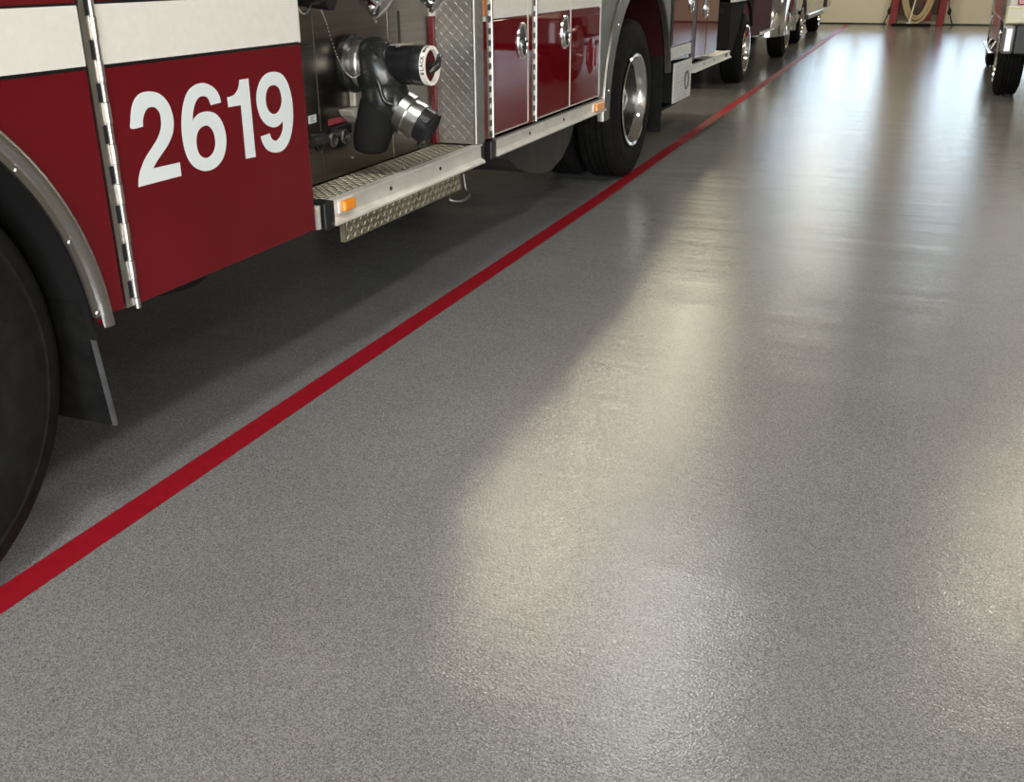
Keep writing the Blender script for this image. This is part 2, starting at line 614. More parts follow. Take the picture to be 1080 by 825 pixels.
# fender skin and crew door
bm = NB()
prism(bm, arc(AY, AZ, AR + 0.01, 120, 3, 24) + [(AY + AR + 0.012, 0.578), (1.952, 0.578), (1.952, 1.165), (AY - 0.36, 1.165)], XS - 0.012, XS)
E_('front_fender', bm, RED)
bm = NB()
prism(bm, [(0.1, 1.314), (1.952, 1.314), (1.952, 1.70), (0.1, 1.70)], XS - 0.012, XS)
E_('upper_fender', bm, RED)
bm = NB()
box(bm, XS - 0.012, XS + 0.002, 0.1, 1.952, 1.174, 1.308)
E_('white_band', bm, WHITE)
bm = NB()
box(bm, XS - 0.012, XS - 0.004, 0.1, 1.952, 1.160, 1.176)
box(bm, XS - 0.012, XS - 0.004, 0.1, 1.952, 1.306, 1.318)
E_('pinstripe', bm, BLACK)
bm = NB()
prism(bm, [(2.008, 0.571), (2.880, 0.571), (2.880, 1.164), (2.008, 1.164)], XS - 0.012, XS)
door = E_('crew_door', bm, RED, bevel=0.003)
bm = NB()
prism(bm, [(2.008, 1.316), (2.874, 1.316), (2.874, 1.70), (2.008, 1.70)], XS - 0.012, XS)
E_('door_panel', bm, RED, door)
bm = NB()
box(bm, XS - 0.012, XS + 0.002, 2.008, 2.871, 1.173, 1.309)
E_('white_band', bm, WHITE, door)
bm = NB()
box(bm, XS - 0.012, XS - 0.004, 2.008, 2.872, 1.160, 1.176)
box(bm, XS - 0.012, XS - 0.004, 2.008, 2.872, 1.306, 1.318)
E_('pinstripe', bm, BLACK, door)
bm = NB()                        # pale return edge at the back of the door
box(bm, XS - 0.10, XS - 0.005, 2.872, 2.888, 1.17, 1.60)
E_('door_edge', bm, WHITE, door)
# piano hinge
bm = NB()
box(bm, XS - 0.012, XS + 0.003, 1.958, 2.006, 0.574, 1.72)
hinge = E_('door_hinge', bm, STEEL)
for k in range(12):
    z0 = 0.545 + 0.0985 * k
    bm = NB()
    cyl(bm, (XS + 0.006, 1.994, max(z0, 0.565)), (XS + 0.006, 1.994, z0 + 0.048), 0.0085, 14)
    E_('knuckle', bm, STEEL, hinge, smooth=50)
    bm = NB()
    cyl(bm, (XS + 0.005, 1.994, z0 + 0.0495), (XS + 0.005, 1.994, z0 + 0.097), 0.0078, 14)
    E_('knuckle', bm, STEEL, hinge, smooth=50)
    bm = NB()
    box(bm, XS + 0.002, XS + 0.0045, 1.973, 1.988, z0 + 0.0505, z0 + 0.095)
    E_('knuckle_slot', bm, BLACK, hinge)
# front arch trim: rounded outer bead with an inner lip and screws
bm = NB()
trp = [(0.0, AR + 0.042), (0.012, AR + 0.040), (0.019, AR + 0.030), (0.019, AR + 0.014), (0.010, AR + 0.004), (0.006, AR + 0.002), (0.006, AR - 0.014), (0.0, AR - 0.016)]
ts = [(t, r) for t, r in trp]
pts = []
N = 48
angs = [math.radians(180 - 178 * k / N) for k in range(N)]
rings = []
for a in angs:
    rings.append([bm.verts.new((XS + t, AY + r * math.cos(a), AZ + r * math.sin(a))) for t, r in ts])
rings.append([bm.verts.new((XS + t, AY + math.sqrt(r * r - 0.0009), 0.552 if r > AR + 0.003 else 0.582)) for t, r in ts])
for i in range(len(rings) - 1):
    for k in range(len(ts)):
        l = (k + 1) % len(ts)
        bm.faces.new((rings[i][k], rings[i][l], rings[i + 1][l], rings[i + 1][k]))
bm.faces.new(rings[0])
bm.faces.new(rings[-1][::-1])
trim = E_('arch_trim', bm, mat('polished_trim', (0.42, 0.41, 0.38), 0.28, 1.0), smooth=50)
for a in (6, 22, 40, 58):
    bm = NB()
    ar = math.radians(a)
    lathe(bm, [(0, 0.006), (0.003, 0.005), (0.005, 0.002)], (XS + 0.0065, AY + (AR - 0.006) * math.cos(ar), AZ + (AR - 0.006) * math.sin(ar)), seg=12)
    E_('screw', bm, STEEL, trim, smooth=40)
# wheel well liner and mud flap
bm = NB()
lathe(bm, [(0.0, AR - 0.012), (-0.55, AR - 0.012), (-0.55, AR - 0.004), (0.0, AR - 0.004)], (XS - 0.010, AY, AZ), seg=40, closed=True, a0=0, a1=math.pi * 2)
bmesh.ops.delete(bm, geom=[v for v in bm.verts if v.co.z < 0.47], context='VERTS')
E_('wheel_well', bm, DARK, smooth=40)
bm = NB()
prism(bm, [(1.838, 0.62), (1.850, 0.62), (1.884, 0.272), (1.872, 0.272)], -2.20, -1.895)
mf = E_('mud_flap', bm, RUBBER, label='black rubber mud flap behind the front wheel')
bm = NB()
prism(bm, [(1.846, 0.60), (1.856, 0.60), (1.889, 0.268), (1.879, 0.268)], -1.905, -1.885)
E_('flap_edge', bm, RUBBER_GREY, mf)
# numerals
NUM2 = [(95, 390), (92, 340), (97, 280), (115, 228), (150, 195), (205, 188), (255, 205), (295, 250), (318, 310), (325, 365), (318, 420), (295, 475), (262, 525), (235, 565), (213, 605, 1), (358, 572, 1), (367, 645, 1), (135, 706, 1), (137, 660), (148, 610), (175, 545), (210, 490), (240, 440), (256, 390), (258, 350), (250, 305), (228, 277), (205, 272), (182, 280), (165, 310), (158, 345), (159, 378, 1)]
NUM6 = [(582, 247, 1), (570, 205), (540, 165), (495, 143), (450, 148), (408, 180), (382, 240), (370, 320), (369, 390), (378, 470), (398, 540), (430, 590), (470, 614), (510, 618), (555, 598), (590, 555), (607, 500), (610, 440), (598, 380), (575, 332), (545, 304), (505, 296), (465, 306), (440, 330), (428, 352, 1), (430, 300), (442, 250), (462, 220), (490, 213), (512, 225), (527, 262, 1)]
NUM6H = [(503, 372), (475, 382), (455, 410), (448, 450), (452, 495), (466, 530), (490, 547), (515, 545), (540, 520), (552, 480), (550, 440), (540, 405), (522, 380)]
NUM1 = [(682, 125, 1), (730, 117, 1), (770, 542, 1), (717, 552, 1), (690, 262, 1), (622, 273, 1), (616, 220, 1), (650, 208), (672, 180), (680, 150)]
NUM9 = [(798, 432, 1), (810, 470), (835, 505), (875, 519), (915, 508), (945, 470), (963, 415), (972, 340), (970, 260), (957, 185), (935, 125), (905, 90), (865, 81), (825, 93), (795, 130), (778, 185), (775, 240), (785, 295), (805, 342), (835, 372), (870, 382), (900, 368), (918, 345, 1), (918, 390), (905, 430), (885, 453), (868, 453), (853, 437), (846, 415, 1)]
NUM9H = [(868, 153), (840, 165), (826, 200), (825, 245), (836, 285), (858, 308), (885, 305), (905, 275), (912, 235), (906, 195), (893, 165)]


def sheet_to_plane(p):
    """measured outline point on the door, in metres (y, z) of the door plane"""
    px, py = 120 + p[0] / 5.1429, 60 + p[1] / 5.14
    d = (px - 540, py - 412.5, 1068.0)
    w = [RW[i][0] * d[0] + RW[i][1] * d[1] + RW[i][2] * d[2] for i in range(3)]
    t = (XS + 0.001) / w[0]
    return (w[1] * t, CAM_H + w[2] * t)


def rounded(poly, n=4):
    """cubic smoothing of an outline except at its flagged corners"""
    m = len(poly)
    P = [Vector(sheet_to_plane(p)) for p in poly]
    C = [len(p) > 2 for p in poly]
    out = []
    for i in range(m):
        j = (i + 1) % m
        p1, p2 = P[i], P[j]
        p0 = p1 - (p2 - p1) * 0.5 if C[i] else P[i - 1]
        p3 = p2 + (p2 - p1) * 0.5 if C[j] else P[(j + 1) % m]
        k = 1 if (C[i] and C[j]) else n
        for q in range(k):
            t = q / k
            out.append(0.5 * ((2 * p1) + (p2 - p0) * t + (2 * p0 - 5 * p1 + 4 * p2 - p3) * t * t + (3 * p1 - p0 - 3 * p2 + p3) * t ** 3))
    return out


for outl, hole in ((NUM2, None), (NUM6, NUM6H), (NUM1, None), (NUM9, NUM9H)):
    cu = bpy.data.curves.new('numeral', 'CURVE')
    cu.dimensions = '2D'
    cu.fill_mode = 'BOTH'
    cu.extrude = 0.0006
    for sp_ in (outl, hole):
        if not sp_:
            continue
        q = rounded(sp_)
        s = cu.splines.new('POLY')
        s.points.add(len(q) - 1)
        for i, p in enumerate(q):
            s.points[i].co = (p.x, p.y, 0, 1)
        s.use_cyclic_u = True
    tmp = bpy.data.objects.new('tmp_numeral', cu)
    me = bpy.data.meshes.new_from_object(tmp)
    bpy.data.objects.remove(tmp)
    for v in me.vertices:
        y, z, h = v.co
        v.co = (XS + 0.0007 + h - EO.x, y - EO.y, z - EO.z)
    me.materials.clear()
    me.materials.append(DIGIT)
    link('numeral', me, door)

# pump panel recess
XP = -2.07
bm = NB()
prism(bm, [(2.868, 0.645), (4.262, 0.645), (4.262, 2.5), (2.868, 2.5)], XFAR + 0.3, XP - 0.012)
E_('pump_house', bm, DARK)
for (y0, y1, z0, z1) in ((2.868, 3.288, 0.645, 0.884), (2.868, 3.288, 0.888, 1.134), (2.868, 3.288, 1.138, 1.70), (3.292, 3.845, 0.645, 1.70), (3.849, 4.258, 0.645, 1.70)):
    bm = NB()
    box(bm, XP - 0.012, XP, y0, y1, z0, z1)
    E_('pump_panel', bm, PANEL, bevel=0.002)
bm = NB()
box(bm, XP - 0.004, XP + 0.0012, 3.936, 3.956, 1.03, 1.215)
lathe(bm, [(0, 0.010), (0.0052, 0.010)], (XP - 0.004, 3.946, 1.215), seg=14)
E_('valve_slot', bm, BLACK)
bm = NB()
box(bm, XP + 0.0, XP + 0.018, 4.226, 4.256, 0.646, 1.190)
E_('corner_post', bm, RED)
bm = NB()
box(bm, XP + 0.0, XP + 0.018, 4.226, 4.256, 1.191, 1.7)
E_('corner_post', bm, WHITE)
for (y, z) in ((3.06, 0.70), (3.50, 0.70), (3.75, 1.19)):
    bm = NB()
    lathe(bm, [(0, 0.007), (0.004, 0.006), (0.006, 0.003)], (XP, y, z), seg=12)
    E_('panel_screw', bm, CHROME, smooth=40)

# treadplate end panel, with raised lugs in crossed pairs


def lugs(bm, origin, u, v, n, nu, nv, step, length, width, height):
    """crossed lens-shaped lugs on the plane origin + u*i + v*j"""
    origin, u, v, n = Vector(origin), Vector(u), Vector(v), Vector(n)
    for i in range(nu):
        for j in range(nv):
            c = origin + u * ((i + 0.5) * step) + v * ((j + 0.5) * step)
            s = 1 if (i + j) % 2 == 0 else -1
            d = (u * s + v).normalized()
            w = n.cross(d).normalized()
            a = [bm.verts.new(c + d * length / 2), bm.verts.new(c + w * width / 2), bm.verts.new(c - d * length / 2), bm.verts.new(c - w * width / 2)]
            t0, t1 = bm.verts.new(c + d * length * 0.22 + n * height), bm.verts.new(c - d * length * 0.22 + n * height)
            bm.faces.new((a[0], a[1], t0))
            bm.faces.new((a[1], a[2], t1))
            bm.faces.new((a[1], t1, t0))
            bm.faces.new((a[2], a[3], t1))
            bm.faces.new((a[3], a[0], t0))
            bm.faces.new((a[3], t0, t1))


bm = NB()
box(bm, XP, XS - 0.006, 4.256, 4.272, 0.648, 1.7)
tp = E_('treadplate_end', bm, TREAD, label='silver diamond treadplate end panel beside the pump panel')
bm = NB()
lugs(bm, (XP + 0.004, 4.256, 0.66), (1, 0, 0), (0, 0, 1), (0, -1, 0), 8, 42, 0.0248, 0.030, 0.0075, 0.0022)
lo = E_('raised_lugs', bm, TREAD, tp)
lo['kind'] = 'stuff'
bm = NB()
cyl(bm, (XS - 0.012, 4.264, 0.648), (XS - 0.012, 4.264, 1.7), 0.011, 14)
box(bm, XS - 0.012, XS, 4.262, 4.335, 0.648, 1.7)
ce = E_('treadplate_corner', bm, TREAD, smooth=50)
bm = NB()
lugs(bm, (XS, 4.272, 0.66), (0, 1, 0), (0, 0, 1), (1, 0, 0), 2, 36, 0.028, 0.034, 0.0085, 0.0022)
lo = E_('raised_lugs', bm, TREAD, ce)
lo['kind'] = 'stuff'

# running step in front of the pump panel
bm = NB()
box(bm, XP, XS - 0.01, 2.885, 4.285, 0.622, 0.640)
step = E_('running_step', bm, TREAD_DIRTY, label='dirty treadplate running step below the pump panel')
bm = NB()
lugs(bm, (XP + 0.006, 2.90, 0.640), (1, 0, 0), (0, 1, 0), (0, 0, 1), 9, 62, 0.0218, 0.026, 0.0075, 0.0025)
lo = E_('raised_lugs', bm, LUG_DIRTY, step)
lo['kind'] = 'stuff'


def rail(y0, y1, z0, z1, bolts, cap=True):
    b = NB()
    poly = [(XS - 0.03, z1), (XS + 0.006, z1), (XS + 0.006, z1 - 0.008), (XS - 0.002, z1 - 0.010), (XS - 0.002, z0 + 0.026), (XS + 0.020, z0 + 0.012),
            (XS + 0.020, z0 + 0.004), (XS - 0.03, z0)]
    va = [b.verts.new((x, y0, z)) for x, z in poly]
    vb = [b.verts.new((x, y1, z)) for x, z in poly]
    n = len(poly)
    b.faces.new(va)
    b.faces.new(vb[::-1])
    for i in range(n):
        j = (i + 1) % n
        b.faces.new((va[i], vb[i], vb[j], va[j]))
    r = E_('rub_rail', b, ALU)
    for y in bolts:
        b = NB()
        lathe(b, [(0, 0.008), (0.004, 0.008), (0.006, 0.003)], (XS - 0.003, y, (z0 + z1) / 2 + 0.006), seg=12)
        E_('bolt', b, BLACK, r, smooth=40)
    if cap:
        b = NB()
        box(b, XS - 0.09, XS + 0.010, y0 - 0.055, y0 + 0.006, z0 - 0.004, z1 + 0.004)
        E_('end_cap', b, BLACK, r, bevel=0.006)
    return r


r1_ = rail(2.985, 4.292, 0.558, 0.646, (3.42, 3.86))
bm = NB()
box(bm, XS - 0.02, XS - 0.002, 2.90, 2.915, 0.565, 0.645)
E_('end_plate', bm, ALU, r1_)
bm = NB()
box(bm, XS - 0.06, XS - 0.004, 4.292, 4.345, 0.556, 0.648)
E_('end_cap', bm, BLACK, r1_, bevel=0.005)
r2_ = rail(4.445, 6.20, 0.562, 0.637, (4.92, 5.45))


def amber(y0, y1, z0, z1, r):
    b = NB()
    box(b, XS - 0.002, XS + 0.008, y0 - 0.012, y1 + 0.012, z0 - 0.004, z1 + 0.004)
    base = E_('marker_base', b, ALU, r, bevel=0.003)
    b = NB()
    box(b, XS + 0.006, XS + 0.026, y0, y1, z0, z1)
    E_('marker_lens', b, AMBER, r, bevel=0.008)


amber(3.035, 3.115, 0.598, 0.638, r1_)
amber(5.985, 6.15, 0.582, 0.632, r2_)
bm = NB()
box(bm, XS - 0.065, XS - 0.045, 3.135, 4.16, 0.462, 0.60)
ub = E_('step_riser', bm, TREAD_DIRTY)
bm = NB()
lugs(bm, (XS - 0.045, 3.145, 0.466), (0, 1, 0), (0, 0, 1), (1, 0, 0), 39, 5, 0.0257, 0.034, 0.013, 0.004)
lo = E_('raised_lugs', bm, LUG_DIRTY, ub)
lo['kind'] = 'stuff'
bm = NB()
tube(bm, smooth_path([(XS - 0.08, 4.12, 0.455), (XS - 0.07, 4.09, 0.425), (XS - 0.03, 4.13, 0.415), (XS - 0.02, 4.19, 0.43), (XS - 0.05, 4.22, 0.45), (XS - 0.06, 4.22, 0.52)], 6), 0.006, 8)
E_('step_hook', bm, ALU_DULL, smooth=50)

# intake valve on the pump panel
IY, IZ = 3.53, 1.05
bm = NB()
lathe(bm, [(0.0, 0.060), (0.0, 0.104), (0.012, 0.108), (0.028, 0.108), (0.040, 0.098), (0.040, 0.06)], (XP, IY, IZ), seg=40)
iv = E_('intake_valve', bm, CAST, smooth=35, label='black intake valve with chrome coupling and white ring')
bm = NB()
lathe(bm, [(0.036, 0.084), (0.066, 0.084), (0.072, 0.080), (0.078, 0.088), (0.092, 0.088), (0.098, 0.07)], (XP, IY, IZ), seg=40)
E_('swivel_ring', bm, STEEL, iv, smooth=35, label='dull metal swivel ring')
bm = NB()
pp = smooth_path([(-1.99, IY, IZ), (-1.955, IY, IZ + 0.002), (-1.93, IY, IZ - 0.045), (-1.915, IY + 0.004, 0.955), (-1.885, IY + 0.010, 0.895), (-1.845, IY + 0.018, 0.868)], 6)
rr_ = [0.070, 0.078, 0.084, 0.090, 0.094, 0.096, 0.097, 0.098, 0.098, 0.098, 0.098, 0.098, 0.097, 0.096, 0.095, 0.093, 0.090, 0.087, 0.084, 0.083, 0.082, 0.081, 0.080, 0.078, 0.077, 0.077, 0.076, 0.076, 0.076, 0.076, 0.075]
tube(bm, pp, rr_[:len(pp)], 28)
bmesh.ops.create_uvsphere(bm, u_segments=28, v_segments=18, radius=1.0, matrix=Matrix.Translation((-1.925, IY, 0.935)) @ Matrix.Diagonal((0.088, 0.098, 0.115, 1)))
lathe(bm, [(0.0, 0.02), (0.0, 0.060), (0.015, 0.074), (0.04, 0.078), (0.075, 0.078), (0.08, 0.074)], (-1.965, IY, IZ), seg=36)
E_('valve_body', bm, CAST, iv, smooth=60)
bm = NB()
tube(bm, smooth_path([(-1.93, IY - 0.01, 0.93), (-1.955, IY - 0.03, 0.84), (-1.975, IY - 0.035, 0.770), (-1.98, IY - 0.035, 0.728)], 5),
     [0.07, 0.075, 0.078, 0.078, 0.077, 0.076, 0.075, 0.074, 0.073, 0.072, 0.070, 0.068, 0.066, 0.063, 0.057, 0.045], 28)
E_('drain_bowl', bm, DARK, iv, smooth=60)
bm = NB()
tube(bm, smooth_path([(-1.93, IY - 0.078, 1.06), (-1.90, IY - 0.088, 0.99), (-1.885, IY - 0.082, 0.93), (-1.85, IY - 0.075, 0.91)], 5), 0.010, 10)
E_('cast_rib', bm, CAST, iv, smooth=60)
bm = NB()
lathe(bm, [(0.0, 0.06), (0.0, 0.071), (0.105, 0.071), (0.105, 0.066), (0.112, 0.066), (0.112, 0.072), (0.15, 0.072), (0.156, 0.068), (0.156, 0.04)], (-1.895, IY, IZ), seg=40)
ch = E_('relief_chamber', bm, BLACK, iv, smooth=35)
bm = NB()                        # white lettered ring, open in the middle
lathe(bm, [(0.0, 0.0705), (0.020, 0.0705), (0.020, 0.058), (0.0, 0.058)], (-1.741, IY, IZ), seg=48, closed=True)
ring = E_('lettered_ring', bm, WHITE_POLE, iv, smooth=35, label='white ring lettered around a dark knob')
bm = NB()
lathe(bm, [(0.0, 0.0575), (0.006, 0.0575), (0.006, 0.001)], (-1.741, IY, IZ), seg=36, caps=False)
E_('ring_recess', bm, RED_DARK, iv, smooth=35)
bm = NB()
a_ = Vector((0, math.cos(math.radians(38)), math.sin(math.radians(38))))
tube(bm, [Vector((-1.722, IY, IZ)) - a_ * 0.030, Vector((-1.714, IY, IZ)) - a_ * 0.026, Vector((-1.700, IY, IZ)) + a_ * 0.0, Vector((-1.708, IY, IZ)) + a_ * 0.050, Vector((-1.716, IY, IZ)) + a_ * 0.056],
     [0.010, 0.0125, 0.0125, 0.0105, 0.006], 12)
cyl(bm, (-1.736, IY, IZ), (-1.705, IY, IZ), 0.014, 16)
E_('ring_knob', bm, CAST, iv, smooth=50)
# lettering wrapped around the ring
for word, mid in (('BLACK', 176), ('MAX', 118), ('BLACK', 356), ('MAX', 298)):
    for i, c in enumerate(word):
        th = math.radians(mid - (i - (len(word) - 1) / 2) * 11.5)
        fc = bpy.data.curves.new('letter', 'FONT')
        fc.body = c
        fc.size = 0.0185
        fc.align_x = 'CENTER'
        fc.extrude = 0.0004
        fc.offset = 0.0005
        tmp = bpy.data.objects.new('tmp_letter', fc)
        me = bpy.data.meshes.new_from_object(tmp)
        bpy.data.objects.remove(tmp)
        ct, st = math.cos(th), math.sin(th)      # radial direction (y, z)
        for v in me.vertices:
            lx, ly, lh = v.co
            # text runs clockwise seen from outside, letters stand towards +x
            rad = 0.0709 + lh
            ty, tz = st, -ct
            v.co = (-1.7240 - ly * 1.05 - EO.x, IY + ct * rad + ty * lx - EO.y, IZ + st * rad + tz * lx - EO.z)
        me.materials.clear()
        me.materials.append(BLACK)
        link('letter', me, iv)
# lower outlet with coupling and cap, 30 degrees down
ax = Vector((0.875, 0.06, -0.48)).normalized()
c0 = Vector((-1.862, IY + 0.014, 0.880))
bm = NB()
lathe(bm, [(0.0, 0.06), (0.0, 0.080), (0.034, 0.080), (0.034, 0.066), (0.060, 0.066)], c0, ax, 40)
E_('coupling', bm, STEEL, iv, smooth=35)
bm = NB()
lathe(bm, [(0.040, 0.06), (0.040, 0.070), (0.058, 0.070), (0.058, 0.073), (0.086, 0.073), (0.086, 0.05)], c0, ax, 40)
E_('coupling_ring', bm, STEEL, iv, smooth=35)
bm = NB()
lathe(bm, [(0.084, 0.05), (0.084, 0.068), (0.128, 0.067), (0.136, 0.060), (0.128, 0.052), (0.124, 0.001)], c0, ax, 40, caps=False)
for k in range(3):
    _, u_, v_ = frame_of(ax)
    th = 2 * math.pi * k / 3 + 0.5
    pc = c0 + ax * 0.118 + (u_ * math.cos(th) + v_ * math.sin(th)) * 0.068
    cyl(bm, pc, pc + (u_ * math.cos(th) + v_ * math.sin(th)) * 0.012, 0.012, 10)
E_('outlet_cap', bm, BLACK, iv, smooth=35)
bm = NB()
tube(bm, [(-1.84, IY - 0.05, 1.118), (-1.84, IY + 0.055, 1.118)], 0.003, 6)
box(bm, -1.87, -1.82, IY - 0.045, IY + 0.05, 1.121, 1.124)
E_('name_tag', bm, PALE_METAL, iv)
# pale bolted block under the flange
bm = NB()
prism(bm, [(3.415, 0.892), (3.60, 0.892), (3.67, 0.865), (3.66, 0.83), (3.48, 0.838), (3.43, 0.87)], XP, XP + 0.06)
prism(bm, [(3.505, 0.892), (3.60, 0.892), (3.60, 0.96), (3.505, 0.96)], XP, XP + 0.03)
dc = E_('pale_block', bm, PALE_METAL, bevel=0.006)
bm = NB()
lathe(bm, [(0, 0.007), (0.005, 0.007)], (XP + 0.03, 3.575, 0.915), seg=12)
E_('bolt', bm, BLACK, dc)
# labels and small drain valves low on the panel
bm = NB()
box(bm, XP, XP + 0.002, 3.212, 3.262, 0.866, 0.894)
lb = E_('white_tag', bm, DIGIT)
bm = NB()
for k in range(3):
    box(bm, XP + 0.002, XP + 0.0025, 3.222, 3.252 - 0.008 * (k % 2), 0.872 + 0.007 * k, 0.8745 + 0.007 * k)
E_('tag_print', bm, BLACK, lb)
bm = NB()
box(bm, XP, XP + 0.003, 3.345, 3.486, 0.842, 0.864)
E_('red_tag', bm, RED_LABEL)
bm = NB()
box(bm, XP, XP + 0.03, 3.352, 3.466, 0.802, 0.838)
E_('gauge_box', bm, BLACK, bevel=0.004)
for y in (3.215, 3.315, 3.40):
    bm = NB()
    cyl(bm, (XP, y, 0.797), (XP + 0.035, y, 0.797), 0.012, 14)
    dv = E_('drain_valve', bm, CAST, smooth=50)
    bm = NB()
    lathe(bm, [(0.03, 0.026), (0.036, 0.028), (0.042, 0.026), (0.042, 0.020), (0.03, 0.020)], (XP, y, 0.797), seg=24, closed=True)
    E_('valve_ring', bm, STEEL if y > 3.25 else CAST, dv, smooth=40)
bm = NB()
cyl(bm, (XP + 0.02, 3.17, 0.812), (XP + 0.02, 3.27, 0.806), 0.026, 18)
E_('drain_hose', bm, CAST, smooth=50)
# ball chain
chain = smooth_path([(-2.0, 3.234, 1.262), (-1.985, 3.242, 1.215), (-1.98, 3.287, 1.103), (-1.978, 3.345, 1.035), (-1.976, 3.40, 1.013), (-1.975, 3.465, 1.036), (-1.975, 3.56, 1.10)], 9)
bm = NB()
for p in chain:
    bmesh.ops.create_icosphere(bm, subdivisions=1, radius=0.0030, matrix=Matrix.Translation(p))
E_('ball_chain', bm, STEEL, smooth=80)
# two capped discharge outlets at the top of the opening
for (y, s) in ((3.345, 1.0), (3.80, 0.92)):
    adir = Vector((0.80, 0.05, -0.60)).normalized()
    p0 = Vector((XP, y - 0.04, 1.335))
    bm = NB()
    lathe(bm, [(0, 0.03), (0.0, 0.062), (0.02, 0.062), (0.03, 0.044), (0.07, 0.042)], p0, (1, 0, 0), 28)
    tube(bm, smooth_path([p0 + Vector((0.05, 0, 0)), p0 + Vector((0.19, 0, -0.008)), p0 + Vector((0.235, 0.006, -0.034))], 5), 0.042 * s, 20)
    dv = E_('discharge_outlet', bm, CAST, smooth=45)
    bm = NB()
    q = p0 + Vector((0.225, 0.005, -0.03))
    lathe(bm, [(0.0, 0.04 * s), (0.0, 0.053 * s), (0.022, 0.053 * s), (0.022, 0.044 * s), (0.03, 0.044 * s)], q, adir, 28)
    E_('coupling', bm, CHROME, dv, smooth=35)
    bm = NB()
    lathe(bm, [(0.030, 0.05 * s), (0.034, 0.054 * s), (0.062, 0.054 * s), (0.068, 0.048 * s), (0.070, 0.02)], q, adir, 28)
    _, u_, v_ = frame_of(adir)
    for k in range(4):
        th = 2 * math.pi * k / 4 + 0.4
        dd = u_ * math.cos(th) + v_ * math.sin(th)
        cyl(bm, q + adir * 0.048 + dd * 0.05 * s, q + adir * 0.048 + dd * 0.072 * s, 0.010, 10)
    E_('outlet_cap', bm, CHROME, dv, smooth=35)
bm = NB()
tube(bm, smooth_path([(XP + 0.06, 3.215, 1.30), (XP + 0.07, 3.17, 1.262), (XP + 0.07, 3.13, 1.245), (XP + 0.065, 3.10, 1.265), (XP + 0.06, 3.09, 1.31)], 6), 0.006, 8)
E_('pull_handle', bm, CHROME, smooth=60)
bm = NB()
cyl(bm, (XP, 3.20, 1.30), (XP + 0.14, 3.20, 1.285), 0.035, 20)
E_('valve_stub', bm, BLACK, smooth=45)

# rear body
bm = NB()
poly = [(4.272, 0.655)] + arc(RY, RZ, RR + 0.03, 169.2, 13, 28) + [(7.95, 0.72), (9.72, 0.66), (9.72, 1.46), (4.272, 1.46)]
prism(bm, poly, XFAR, XS - 0.014)
E_('rear_body', bm, RED)
bm = NB()
box(bm, -3.75, -2.43, 4.30, 9.70, 1.46, 2.05)
E_('hose_bed', bm, TREAD)


def comp_door(y0, y1, z0, z1=1.165, trim=True):
    b = NB()
    box(b, XS - 0.014, XS, y0, y1, z0, z1)
    d = E_('compartment_door', b, RED, bevel=0.003)
    b = NB()
    box(b, XS - 0.014, XS + 0.001, y0, y1, 1.172, 1.310)
    E_('white_band', b, WHITE, d)
    b = NB()
    box(b, XS - 0.014, XS, y0, y1, 1.316, 1.45)
    E_('door_panel', b, RED, d)
    if trim:
        b = NB()
        box(b, XS - 0.004, XS + 0.003, y1, y1 + 0.008, z0, 1.45)
        box(b, XS - 0.004, XS + 0.002, y0, y1, z0 - 0.005, z0)
        E_('edge_trim', b, ALU, d)
    return d


def piano_hinge(y0, y1, z0, z1=1.45, pm=None):
    b = NB()
    box(b, XS - 0.014, XS - 0.002, y0, y1, z0, z1)
    h = E_('piano_hinge', b, pm or STEEL)
    b = NB()
    cyl(b, (XS + 0.002, y1 - 0.012, z0), (XS + 0.002, y1 - 0.012, z1), 0.008, 12)
    E_('hinge_pin', b, pm or STEEL, h, smooth=50)
    n = int((z1 - z0) / 0.05)
    b = NB()
    for k in range(n):
        box(b, XS - 0.002, XS + 0.001, y0 + 0.022, y1 - 0.022, z0 + 0.05 * k + 0.004, z0 + 0.05 * k + 0.030)
    o = E_('hinge_slots', b, BLACK, h)
    o['kind'] = 'stuff'
    return h


def ring_handle(d, y, z, s=1.0):
    """recessed oval pull with a folding half ring"""
    ry, rz = 0.062 * s, 0.088 * s
    b = NB()
    n = 36
    prof = [(0.0, 1.0), (0.007, 0.97), (0.009, 0.88), (0.006, 0.80), (0.001, 0.76)]
    rings = [[b.verts.new((XS + t, y + ry * k * math.cos(2 * math.pi * i / n), z + rz * k * math.sin(2 * math.pi * i / n))) for i in range(n)] for t, k in prof]
    for i in range(len(rings) - 1):
        for k in range(n):
            l = (k + 1) % n
            b.faces.new((rings[i][k], rings[i][l], rings[i + 1][l], rings[i + 1][k]))
    h = E_('door_handle', b, CHROME, d, smooth=45)
    b = NB()
    vs = [b.verts.new((XS + 0.0015, y + ry * 0.78 * math.cos(2 * math.pi * i / n), z + rz * 0.78 * math.sin(2 * math.pi * i / n))) for i in range(n)]
    b.faces.new(vs)
    E_('handle_pan', b, DISC, d)
    b = NB()
    tube(b, [(XS + 0.012, y + ry * 0.66 * math.cos(a), z - 0.008 + rz * 0.72 * math.sin(a)) for a in [math.pi + math.pi * k / 14 for k in range(15)]], 0.0065, 8)
    box(b, XS + 0.004, XS + 0.016, y - ry * 0.72, y + ry * 0.72, z - 0.012, z + 0.002)
    E_('pull_ring', b, CHROME, d, smooth=50)
    return h


